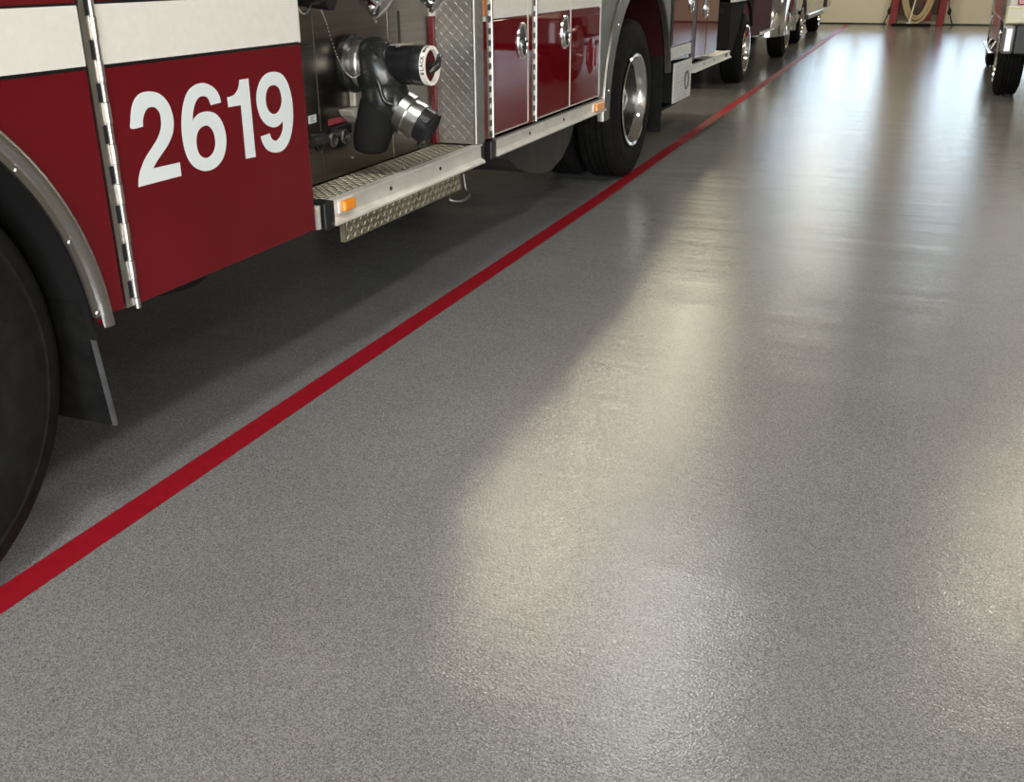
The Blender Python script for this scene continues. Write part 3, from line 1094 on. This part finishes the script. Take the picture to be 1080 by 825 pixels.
bm = NB()
box(bm, XS - 0.014, XS - 0.002, 4.337, 4.376, 0.66, 1.164)
E_('body_post', bm, RED)
bm = NB()
box(bm, XS - 0.014, XS - 0.002, 4.337, 4.376, 1.165, 1.185)
E_('body_post', bm, WHITE)
bm = NB()
box(bm, XS - 0.014, XS + 0.004, 4.337, 4.374, 1.187, 1.40)
E_('reflector', bm, ORANGE, bevel=0.003)
piano_hinge(4.380, 4.442, 0.655)
d1 = comp_door(4.447, 4.885, 0.668)
ring_handle(d1, 4.808, 1.057)
bm = NB()
box(bm, XS - 0.014, XS - 0.002, 4.897, 4.950, 0.655, 1.164)
E_('body_post', bm, RED)
bm = NB()
box(bm, XS - 0.014, XS - 0.002, 4.897, 4.950, 1.172, 1.45)
E_('body_post', bm, WHITE)
piano_hinge(4.954, 5.012, 0.655)
d2 = comp_door(5.016, 5.535, 0.668)
ring_handle(d2, 5.445, 1.063)
d3 = comp_door(5.553, 6.085, 0.668)
bm = NB()
bmesh.ops.create_uvsphere(bm, u_segments=28, v_segments=12, radius=1.0, matrix=Matrix.Translation((XS, 5.925, 0.905)) @ Matrix.Diagonal((0.016, 0.072, 0.105, 1)))
E_('oval_cover', bm, RED, d3, smooth=80)
bm = NB()
cyl(bm, (XS + 0.014, 5.925, 0.85), (XS + 0.014, 5.925, 0.955), 0.016, 14)
E_('cover_latch', bm, RED, d3, smooth=50)
bm = NB()
box(bm, XS - 0.012, XS + 0.001, 6.092, 6.11, 0.655, 1.45)
E_('edge_trim', bm, STEEL)
# aluminium fender panel and wide trim around the rear wheel
bm = NB()
poly = [(6.115, 0.50), (RY - 0.92, 0.50)] + arc(RY, RZ, 0.92, 180, 0, 36) + [(7.95, 0.50), (7.95, 1.45), (6.115, 1.45)]
poly = [(6.115, 0.655), (RY - 0.90, 0.655)] + arc(RY, RZ, 0.91, 170, 96, 18) + arc(RY, RZ, 0.835, 84, 24, 14) + [(7.872, 0.83), (7.872, 1.45), (6.115, 1.45)]
prism(bm, poly, XS - 0.014, XS - 0.002)
E_('rear_fender', bm, ALU_DULL)
bm = NB()
rings = []
for k in range(61):
    a = 180 - 170 * k / 60
    wide = min(1.0, max(0.0, (a - 80) / 20))
    ro = 0.832 + 0.093 * wide
    trp = [(0.0, ro), (0.010, ro - 0.004), (0.014, 0.80 + (ro - 0.80) * 0.75), (0.009, 0.80 + (ro - 0.80) * 0.18), (0.012, 0.808), (0.010, 0.80), (-0.03, 0.80), (-0.03, ro)]
    a = math.radians(a)
    rings.append([bm.verts.new((XS + t, RY + r * math.cos(a), RZ + r * math.sin(a))) for t, r in trp])
for i in range(60):
    for k in range(len(trp)):
        l = (k + 1) % len(trp)
        bm.faces.new((rings[i][k], rings[i][l], rings[i + 1][l], rings[i + 1][k]))
bm.faces.new(rings[0])
bm.faces.new(rings[-1][::-1])
# behind the axle the arch is cut short by the sill
rt = E_('arch_trim', bm, ALU_DULL, smooth=40)
for a in (168, 140, 112):
    bm = NB()
    ar = math.radians(a)
    lathe(bm, [(0, 0.009), (0.005, 0.007), (0.007, 0.002)], (XS + 0.011, RY + 0.86 * math.cos(ar), RZ + 0.86 * math.sin(ar)), seg=12)
    E_('screw', bm, CHROME, rt, smooth=40)
bm = NB()
prism(bm, arc(RY, RZ, RR + 0.028, 169, 14, 28) + list(reversed(arc(RY, RZ, RR + 0.004, 169, 14, 28))), -2.55, XS - 0.04)
box(bm, -2.57, -2.55, RY - 0.85, RY + 0.85, 0.52, 1.34)
E_('wheel_well', bm, mat('shade_maroon_liner', (0.03, 0.006, 0.007), 0.7, spec=0.1))  # liner added in dark maroon to stand in for shade in the well
bm = NB()
box(bm, -2.46, -1.90, 7.86, 7.885, 0.20, 0.80)
E_('mud_flap', bm, RUBBER)
# compartments behind the rear wheel
piano_hinge(7.88, 7.945, 0.83, pm=BLACK)
d4 = comp_door(7.96, 8.655, 0.826, trim=False)
ring_handle(d4, 8.56, 1.13)
bm = NB()
box(bm, XS - 0.03, XS - 0.004, 8.67, 8.79, 0.66, 1.45)
E_('body_post', bm, BLACK)
d5 = comp_door(8.80, 9.205, 0.672, trim=False)
ring_handle(d5, 9.14, 1.065)
d6 = comp_door(9.225, 9.715, 0.672, trim=False)
bm = NB()
box(bm, XS - 0.04, XS + 0.006, 7.90, 8.62, 0.732, 0.814)
E_('body_sill', bm, ALU, bevel=0.004)
bm = NB()
cyl(bm, (XS, 9.70, 1.16), (XS + 0.03, 9.70, 1.16), 0.05, 20)
E_('tail_lamp', bm, RED_LENS, smooth=40)
# step box under the sill: bright outer plate, shaded side darkened in colour
bm = NB()
box(bm, -2.25, XS - 0.012, 8.09, 8.70, 0.392, 0.688)
sb = E_('step_box', bm, DARK)
bm = NB()
box(bm, XS - 0.012, XS, 8.085, 8.705, 0.388, 0.690)
E_('step_plate', bm, TREAD_BRIGHT, sb, bevel=0.002)
bm = NB()
lugs(bm, (XS, 8.10, 0.40), (0, 1, 0), (0, 0, 1), (1, 0, 0), 20, 9, 0.030, 0.036, 0.010, 0.003)
lo = E_('raised_lugs', bm, TREAD_BRIGHT, sb)
lo['kind'] = 'stuff'
bm = NB()
lathe(bm, [(0, 0.075), (0.006, 0.075), (0.006, 0.06), (0, 0.06)], (XS, 8.53, 0.53), seg=28, closed=True)
E_('box_ring', bm, BLACK, sb)
bm = NB()
box(bm, -2.3, -1.95, 8.12, 8.6, 0.33, 0.355)
E_('step_bracket', bm, DARK)
r3_ = rail(8.76, 10.42, 0.56, 0.628, (9.2, 9.65), cap=False)
bm = NB()
box(bm, XS - 0.05, XS + 0.004, 10.20, 10.30, 0.575, 0.622)
E_('end_cap', bm, BLACK, r3_, bevel=0.005)
bm = NB()
box(bm, XFAR, XS - 0.02, 9.72, 10.40, 0.60, 0.624)
tb = E_('tailboard', bm, TREAD_BRIGHT)
bm = NB()
lugs(bm, (-2.4, 9.73, 0.624), (1, 0, 0), (0, 1, 0), (0, 0, 1), 14, 18, 0.036, 0.042, 0.012, 0.003)
lo = E_('raised_lugs', bm, TREAD_BRIGHT, tb)
lo['kind'] = 'stuff'
# rounded belly tank ahead of the rear wheel, chassis and axle
bm = NB()
prism(bm, [(4.94, 0.57), (4.955, 0.46), (5.06, 0.40), (5.23, 0.345), (5.45, 0.30), (5.62, 0.29), (5.80, 0.33), (5.95, 0.41), (6.02, 0.50), (6.03, 0.57)], -2.42, -1.99)
E_('belly_tank', bm, vary(mat('belly_grime', (0.05, 0.045, 0.04), 0.6), 6.0, (0.012, 0.011, 0.010), (0.042, 0.036, 0.031), stretch=(1, 3, 0.6)), smooth=40)
bm = NB()
for x in (-2.72, -3.55):
    box(bm, x, x + 0.09, -1.4, 10.2, 0.48, 0.66)
box(bm, -4.1, -2.2, 2.9, 6.2, 0.60, 0.652)
E_('chassis_frame', bm, DARK)
bm = NB()
cyl(bm, (-4.1, RY, 0.52), (-2.1, RY, 0.52), 0.09, 16)
E_('rear_axle', bm, DARK, smooth=40)
bm = NB()
cyl(bm, (-4.1, AY, 0.52), (-2.1, AY, 0.52), 0.07, 16)
E_('front_axle', bm, DARK, smooth=40)
bm = NB()
cyl(bm, (-2.45, 1.95, 0.42), (-2.45, 4.3, 0.47), 0.05, 14)
E_('exhaust_pipe', bm, DARK, smooth=40)
bm = NB()
tube(bm, smooth_path([(-2.05, 2.15, 0.56), (-2.0, 2.25, 0.53), (-2.02, 2.45, 0.515), (-2.1, 2.62, 0.56)], 6), 0.022, 10)
E_('air_pipe', bm, DARK, smooth=40)

W_REAR = Wheel(0.530, 0.275, 0.292, 0.175, 0.095, 0.115, CHROME)
W_FRONT = Wheel(0.545, 0.30, 0.29, 0.03, 0.10, 0.09, CAST)
for (x, y, w, det, rt_) in ((-1.91, RY, W_REAR, True, 0), (-2.225, RY, W_REAR, False, 0), (XFAR + 0.05, RY, W_REAR, False, math.pi), (XFAR + 0.365, RY, W_REAR, False, math.pi),
                            (-1.905, 1.245, W_FRONT, True, 0), (XFAR + 0.045, AY, W_FRONT, False, math.pi)):
    w.place(eng, x, y, det, rt_)

# ------------------------------------------------------------------ red utility truck behind the engine
W_MED = Wheel(0.42, 0.265, 0.262, 0.11, 0.085, 0.11, CHROME, nuts=8, holes=4)
trk = thing('brush_truck', 'dark red utility truck parked directly behind the big fire engine', 'truck', (-3.2, 15.5, 0))
TO = trk.location


def T_(name, bm, m, parent=None, smooth=None, bevel=0.0, label=None):
    return obj(name, bm, m, parent or trk, TO, smooth, bevel, label)


TX = -2.24
bm = NB()
poly = [(12.62, 0.50), (13.13, 0.50)] + arc(13.72, 0.42, 0.56, 172, 8, 16) + [(14.3, 0.50), (14.95, 0.50), (14.95, 1.9), (12.62, 1.9)]
prism(bm, [(12.60, 0.36), (12.74, 0.36), (13.13, 0.62)] + arc(13.72, 0.42, 0.56, 155, 25, 16) + [(14.25, 0.66), (14.25, 1.0), (12.60, 1.0)], -4.1, TX - 0.03)
T_('bed_skirt', bm, DARK, bevel=0.01)
bm = NB()
box(bm, -4.1, TX, 12.58, 14.45, 1.055, 1.75)
T_('utility_bed', bm, TAN, bevel=0.01)
bm = NB()
box(bm, TX - 0.04, TX + 0.008, 12.58, 14.46, 1.00, 1.055)
box(bm, TX - 0.02, TX + 0.004, 12.58, 12.66, 1.055, 1.75)
T_('bed_rail', bm, ALU)
bm = NB()
lathe(bm, [(0, 0.028), (0.01, 0.026), (0.016, 0.01)], (TX + 0.004, 12.74, 1.10), seg=18)
T_('bed_bolt', bm, CHROME, smooth=40)  # round chrome bolt head on the side of the bed
bm = NB()
lathe(bm, [(0, 0.03), (0.008, 0.03)], (-2.38, 12.60, 0.90), (0, -1, 0), 18)
T_('rear_marker', bm, BLACK, smooth=40)
bm = NB()
prism(bm, [(14.27, 0.52), (16.9, 0.46), (16.9, 2.1), (14.27, 2.1)], -3.95, -2.42)
T_('cab', bm, RED_DARK, bevel=0.03)
bm = NB()
prism(bm, [(13.62, 0.84), (14.27, 0.53), (15.1, 0.50), (15.1, 1.0), (13.62, 1.0)], -2.46, -2.30)
T_('side_panel', bm, RED_DARK, bevel=0.01)
bm = NB()
prism(bm, [(16.9, 0.50), (17.3, 0.50)] + arc(17.93, 0.44, 0.60, 170, 10, 16) + [(18.6, 0.5), (18.9, 0.6), (18.9, 1.30), (16.9, 1.35)], -3.95, -2.50)
T_('bonnet', bm, RED, bevel=0.03)
# rounded front fender bulging out over the wheel
bm = NB()
prof = []
for k in range(13):
    a = math.radians(-10 + 200 * k / 12)
    prof.append((0.0, 0.0))
nseg = 28
rings = []
for i in range(nseg + 1):
    a = math.radians(186 - 192 * i / nseg)
    ring_ = []
    for k in range(11):
        s = k / 10
        th = math.pi * 0.5 * s
        x = -2.60 + 0.36 * math.sin(th) ** 0.8
        r = 0.52 + 0.30 * math.cos(th) ** 0.9 if s < 1 else 0.52
        ring_.append((x, r))
    ring_ += [(-2.26, 0.50), (-2.60, 0.50)]
    rings.append([bm.verts.new((x, 17.93 + r * 1.12 * math.cos(a), 0.44 + r * 1.0 * math.sin(a))) for x, r in ring_])
m_ = len(rings[0])
for i in range(nseg):
    for k in range(m_):
        l = (k + 1) % m_
        bm.faces.new((rings[i][k], rings[i][l], rings[i + 1][l], rings[i + 1][k]))
bm.faces.new(rings[0])
bm.faces.new(rings[-1][::-1])
T_('front_fender', bm, mat('polished_silver', (0.72, 0.72, 0.73), 0.14, 0.9), smooth=60, label='bright rounded front fender')
bm = NB()
box(bm, -2.60, -2.36, 15.12, 16.95, 0.47, 0.505)
T_('running_board', bm, ALU, bevel=0.008)
bm = NB()
for x in (-2.75, -3.5):
    box(bm, x, x + 0.08, 12.7, 18.8, 0.40, 0.56)
cyl(bm, (-3.9, 13.72, 0.42), (-2.4, 13.72, 0.42), 0.07, 12)
cyl(bm, (-3.9, 17.93, 0.42), (-2.4, 17.93, 0.42), 0.07, 12)
T_('chassis_frame', bm, DARK)
bm = NB()
prism(bm, [(15.2, 1.35), (16.6, 1.35), (16.5, 1.95), (15.2, 1.95)], -2.43, -2.412)
T_('side_window', bm, BLACK)
for (x, y, det, rt_) in ((-2.255, 13.72, True, 0), (-2.30, 17.93, True, 0), (-4.05, 13.72, False, math.pi), (-3.95, 17.93, False, math.pi)):
    W_MED.place(trk, x, y, det, rt_)

# ------------------------------------------------------------------ dark grey pickup furthest along the row
W_CAR = Wheel(0.385, 0.25, 0.235, 0.06, 0.07, 0.07, CHROME, nuts=6, holes=5)
pk = thing('pickup_truck', 'dark grey pickup parked last in the row before the back wall', 'pickup', (-3.35, 23.4, 0))
PO = pk.location


def P_(name, bm, m, parent=None, smooth=None, bevel=0.0, label=None):
    return obj(name, bm, m, parent or pk, PO, smooth, bevel, label)


PX = -2.46
bm = NB()
poly = [(20.5, 0.55), (20.9, 0.50)] + arc(21.43, 0.39, 0.48, 165, 15, 14) + [(21.95, 0.46), (24.85, 0.46)] + arc(25.37, 0.39, 0.48, 165, 15, 14) + [(25.9, 0.5), (26.4, 0.55), (26.45, 1.05), (25.0, 1.12), (20.5, 1.12)]
prism(bm, poly, -4.25, PX)
P_('body', bm, GREY_BODY, bevel=0.04)
bm = NB()
prism(bm, [(22.3, 1.12), (25.1, 1.12), (24.4, 1.78), (22.6, 1.80)], -4.12, PX - 0.13)
P_('cabin', bm, GREY_BODY, bevel=0.05)
bm = NB()
prism(bm, [(22.6, 1.16), (24.75, 1.16), (24.25, 1.70), (22.75, 1.72)], PX - 0.14, PX - 0.126)
P_('side_window', bm, BLACK)
bm = NB()
box(bm, -4.2, PX + 0.01, 20.22, 20.44, 0.62, 0.86)
P_('rear_bumper', bm, CHROME, bevel=0.04)
bm = NB()
prism(bm, [(20.24, 0.62), (20.26, 0.47), (20.50, 0.40), (20.95, 0.50), (20.95, 0.62)], -4.18, PX + 0.0)
P_('bumper_valance', bm, GREY_PLASTIC, bevel=0.02)
bm = NB()
prism(bm, [(22.0, 0.40), (24.8, 0.40), (24.8, 0.50), (22.0, 0.50)], -4.2, PX + 0.03)
P_('side_step', bm, GREY_PLASTIC, bevel=0.02)
bm = NB()
box(bm, -4.2, PX + 0.01, 26.35, 26.55, 0.50, 0.75)
P_('front_bumper', bm, CHROME, bevel=0.04)
bm = NB()
cyl(bm, (-4.1, 21.43, 0.385), (-2.6, 21.43, 0.385), 0.06, 12)
cyl(bm, (-4.1, 25.37, 0.385), (-2.6, 25.37, 0.385), 0.06, 12)
P_('axles', bm, DARK)
for (x, y, det, rt_) in ((-2.49, 21.43, True, 0), (-2.57, 25.37, True, 0), (-4.22, 21.43, False, math.pi), (-4.22, 25.37, False, math.pi)):
    W_CAR.place(pk, x, y, det, rt_)

# ------------------------------------------------------------------ pale ambulance on the right
amb = thing('ambulance', 'pale boxy vehicle with chrome rear bumper parked at the far right', 'van', (1.66, 15.0, 0))
AO = amb.location


def A_(name, bm, m, parent=None, smooth=None, bevel=0.0, label=None):
    return obj(name, bm, m, parent or amb, AO, smooth, bevel, label)


AX = 0.64
bm = NB()
prism(bm, [(12.72, 0.80), (16.0, 0.80), (16.0, 2.75), (12.72, 2.75)], AX, 2.70)
A_('box_body', bm, SILVER, bevel=0.03)
bm = NB()
box(bm, AX, 2.70, 12.60, 12.74, 0.79, 0.965)
A_('rear_skirt', bm, CREAM, bevel=0.02)
bm = NB()
box(bm, AX + 0.03, AX + 0.30, 12.70, 12.725, 0.97, 1.25)
for x in (AX + 0.10, 2.46):
    pass
A_('tail_lamp_panel', bm, WHITE, bevel=0.01)
bm = NB()
box(bm, AX + 0.105, AX + 0.22, 12.66, 12.72, 0.985, 1.2)
A_('tail_lamp', bm, RED_LENS, bevel=0.01)
bm = NB()
prism(bm, [(12.78, 0.48), (12.82, 0.80), (13.0, 0.80)] + [], AX + 0.02, AX + 0.05)
bm.clear()
prism(bm, arc(13.30, 0.42, 0.53, 165, 15, 16) + [(15.95, 0.45), (15.95, 0.80), (12.80, 0.80), (12.80, 0.52)], AX + 0.01, AX + 0.04)
A_('side_skirt', bm, SILVER, bevel=0.006)
bm = NB()
prism(bm, [(16.0, 0.50), (16.55, 0.50)] + arc(17.1, 0.40, 0.50, 165, 15, 14) + [(17.7, 0.5), (18.0, 0.6), (18.0, 1.15), (17.0, 1.25), (16.6, 1.9), (16.0, 1.95)], AX + 0.06, 2.62)
A_('cab', bm, SILVER, bevel=0.03)
bm = NB()
box(bm, AX, AX + 0.115, 12.44, 12.62, 0.50, 0.785)
A_('rear_bumper', bm, BUMPER, bevel=0.03)
bm = NB()
box(bm, AX + 0.11, 2.58, 12.46, 12.64, 0.49, 0.80)
A_('bumper_pad', bm, BLACK, bevel=0.02)
bm = NB()
box(bm, 2.58, 2.70, 12.44, 12.62, 0.50, 0.785)
A_('rear_bumper', bm, BUMPER, bevel=0.03)
bm = NB()
box(bm, AX - 0.06, AX + 0.14, 13.95, 15.75, 0.40, 0.43)
tube(bm, [(AX - 0.02, 14.3, 0.41), (AX + 0.03, 14.3, 0.52), (AX + 0.1, 14.3, 0.56)], 0.02, 8)
tube(bm, [(AX - 0.02, 15.3, 0.41), (AX + 0.03, 15.3, 0.52), (AX + 0.1, 15.3, 0.56)], 0.02, 8)
A_('side_step', bm, CHROME, bevel=0.006)
bm = NB()
for x in (1.2, 2.0):
    box(bm, x, x + 0.08, 12.8, 17.8, 0.40, 0.56)
cyl(bm, (0.9, 13.30, 0.42), (2.45, 13.30, 0.42), 0.06, 12)
cyl(bm, (0.9, 17.1, 0.42), (2.45, 17.1, 0.42), 0.06, 12)
A_('chassis_frame', bm, DARK)
for (x, y, det, rt_) in ((0.66, 13.30, True, math.pi), (0.70, 17.1, True, math.pi), (2.66, 13.30, False, 0), (2.62, 17.1, False, 0)):
    W_MED.place(amb, x, y, det, rt_)

# ------------------------------------------------------------------ red hose rack, hose and squeegee by the back wall
rk = thing('hose_rack', 'red steel hose rack standing against the beige back wall', 'rack', (-0.56, 28.55, 0))
KO = rk.location


def K_(name, bm, m, parent=None, smooth=None, bevel=0.0, label=None):
    return obj(name, bm, m, parent or rk, KO, smooth, bevel, label)


for (xa, xb) in ((-1.10, -1.02), (0.00, 0.07)):
    bm = NB()
    s = 0.09
    vs = []
    for (x, z) in ((xa, 0.0), (xb, 1.7)):
        for dx, dy in ((-s, -s / 1.5), (s, -s / 1.5), (s, s / 1.5), (-s, s / 1.5)):
            vs.append(bm.verts.new((x + dx, 28.50 + dy, z)))
    bm.faces.new(vs[:4][::-1])
    bm.faces.new(vs[4:])
    for k in range(4):
        l = (k + 1) % 4
        bm.faces.new((vs[k], vs[l], vs[4 + l], vs[4 + k]))
    K_('post', bm, RACK_RED, bevel=0.01)
bm = NB()
box(bm, -0.98, 0.0, 28.52, 28.56, 0.25, 1.6)
K_('back_panel', bm, vary(mat('dark_panel', (0.08, 0.05, 0.045), 0.6), 4.0, (0.06, 0.045, 0.04), (0.13, 0.07, 0.06)))
bm = NB()
box(bm, -0.40, -0.22, 28.49, 28.52, 0.12, 1.5)
K_('brace', bm, RACK_RED)
bm = NB()
box(bm, -0.98, -0.02, 28.46, 28.58, 0.02, 0.10)
K_('foot_bar', bm, TAN)
bm = NB()
box(bm, -0.98, 0.0, 28.45, 28.55, 1.45, 1.55)
cyl(bm, (-0.56, 28.50, 1.25), (-0.56, 28.28, 1.22), 0.12, 20)
K_('hose_saddle', bm, RACK_RED, smooth=40)
for s, xs in ((-1, -1.12), (1, 0.10)):
    bm = NB()
    tube(bm, smooth_path([(xs + s * 0.02, 28.50, 0.85), (xs + s * 0.06, 28.48, 0.45), (xs + s * 0.12, 28.46, 0.22), (xs + s * 0.20, 28.44, 0.0)], 6), 0.014, 8)
    bmesh.ops.create_icosphere(bm, subdivisions=2, radius=1.0, matrix=Matrix.Translation((xs + s * 0.085, 28.47, 0.33)) @ Matrix.Diagonal((0.045, 0.04, 0.085, 1)))
    K_('support_leg', bm, BLACK, smooth=60)

# coiled beige hose hanging on the rack
bm = NB()
pts = []
turns = [(0.42, 1.07, 0.24), (0.37, 1.01, 0.27), (0.33, 0.95, 0.30), (0.29, 0.91, 0.24), (0.41, 1.06, 0.30)]
for ti, (rx, rz, dy) in enumerate(turns):
    for k in range(40):
        a = math.pi / 2 + 2 * math.pi * k / 40
        f = k / 40
        nx = turns[(ti + 1) % len(turns)] if ti + 1 < len(turns) else turns[ti]
        rxx, rzz, dyy = rx + (nx[0] - rx) * f, rz + (nx[1] - rz) * f, dy + (nx[2] - dy) * f
        zc = 1.22
        z = zc + (0.20 * math.sin(a) if math.sin(a) > 0 else rzz * 1.10 * math.sin(a))
        pts.append((-0.56 + rxx * math.cos(a), 28.56 - dyy, max(z, 0.055)))
tube(bm, pts, 0.033, 8)
hose = obj('hose', bm, HOSE, None, None, 70)
hose['label'] = 'beige hose coiled in long loops on the red rack'
hose['category'] = 'hose'

sq = thing('floor_squeegee', 'floor squeegee with white handle and wide black blade leaning on red rack', 'squeegee', (-0.67, 28.1, 0))
SO = sq.location
bm = NB()
box(bm, -1.10, -0.20, 28.04, 28.12, 0.0, 0.06)
obj('blade', bm, DARK, sq, SO)
bm = NB()
tube(bm, [(-0.70, 28.08, 0.03), (-0.70, 28.10, 0.07), (-0.50, 28.36, 1.38)], 0.019, 10)
tube(bm, [(-0.78, 28.08, 0.035), (-0.70, 28.10, 0.10), (-0.62, 28.08, 0.035)], 0.016, 8)
obj('handle', bm, WHITE_POLE, sq, SO, 50)
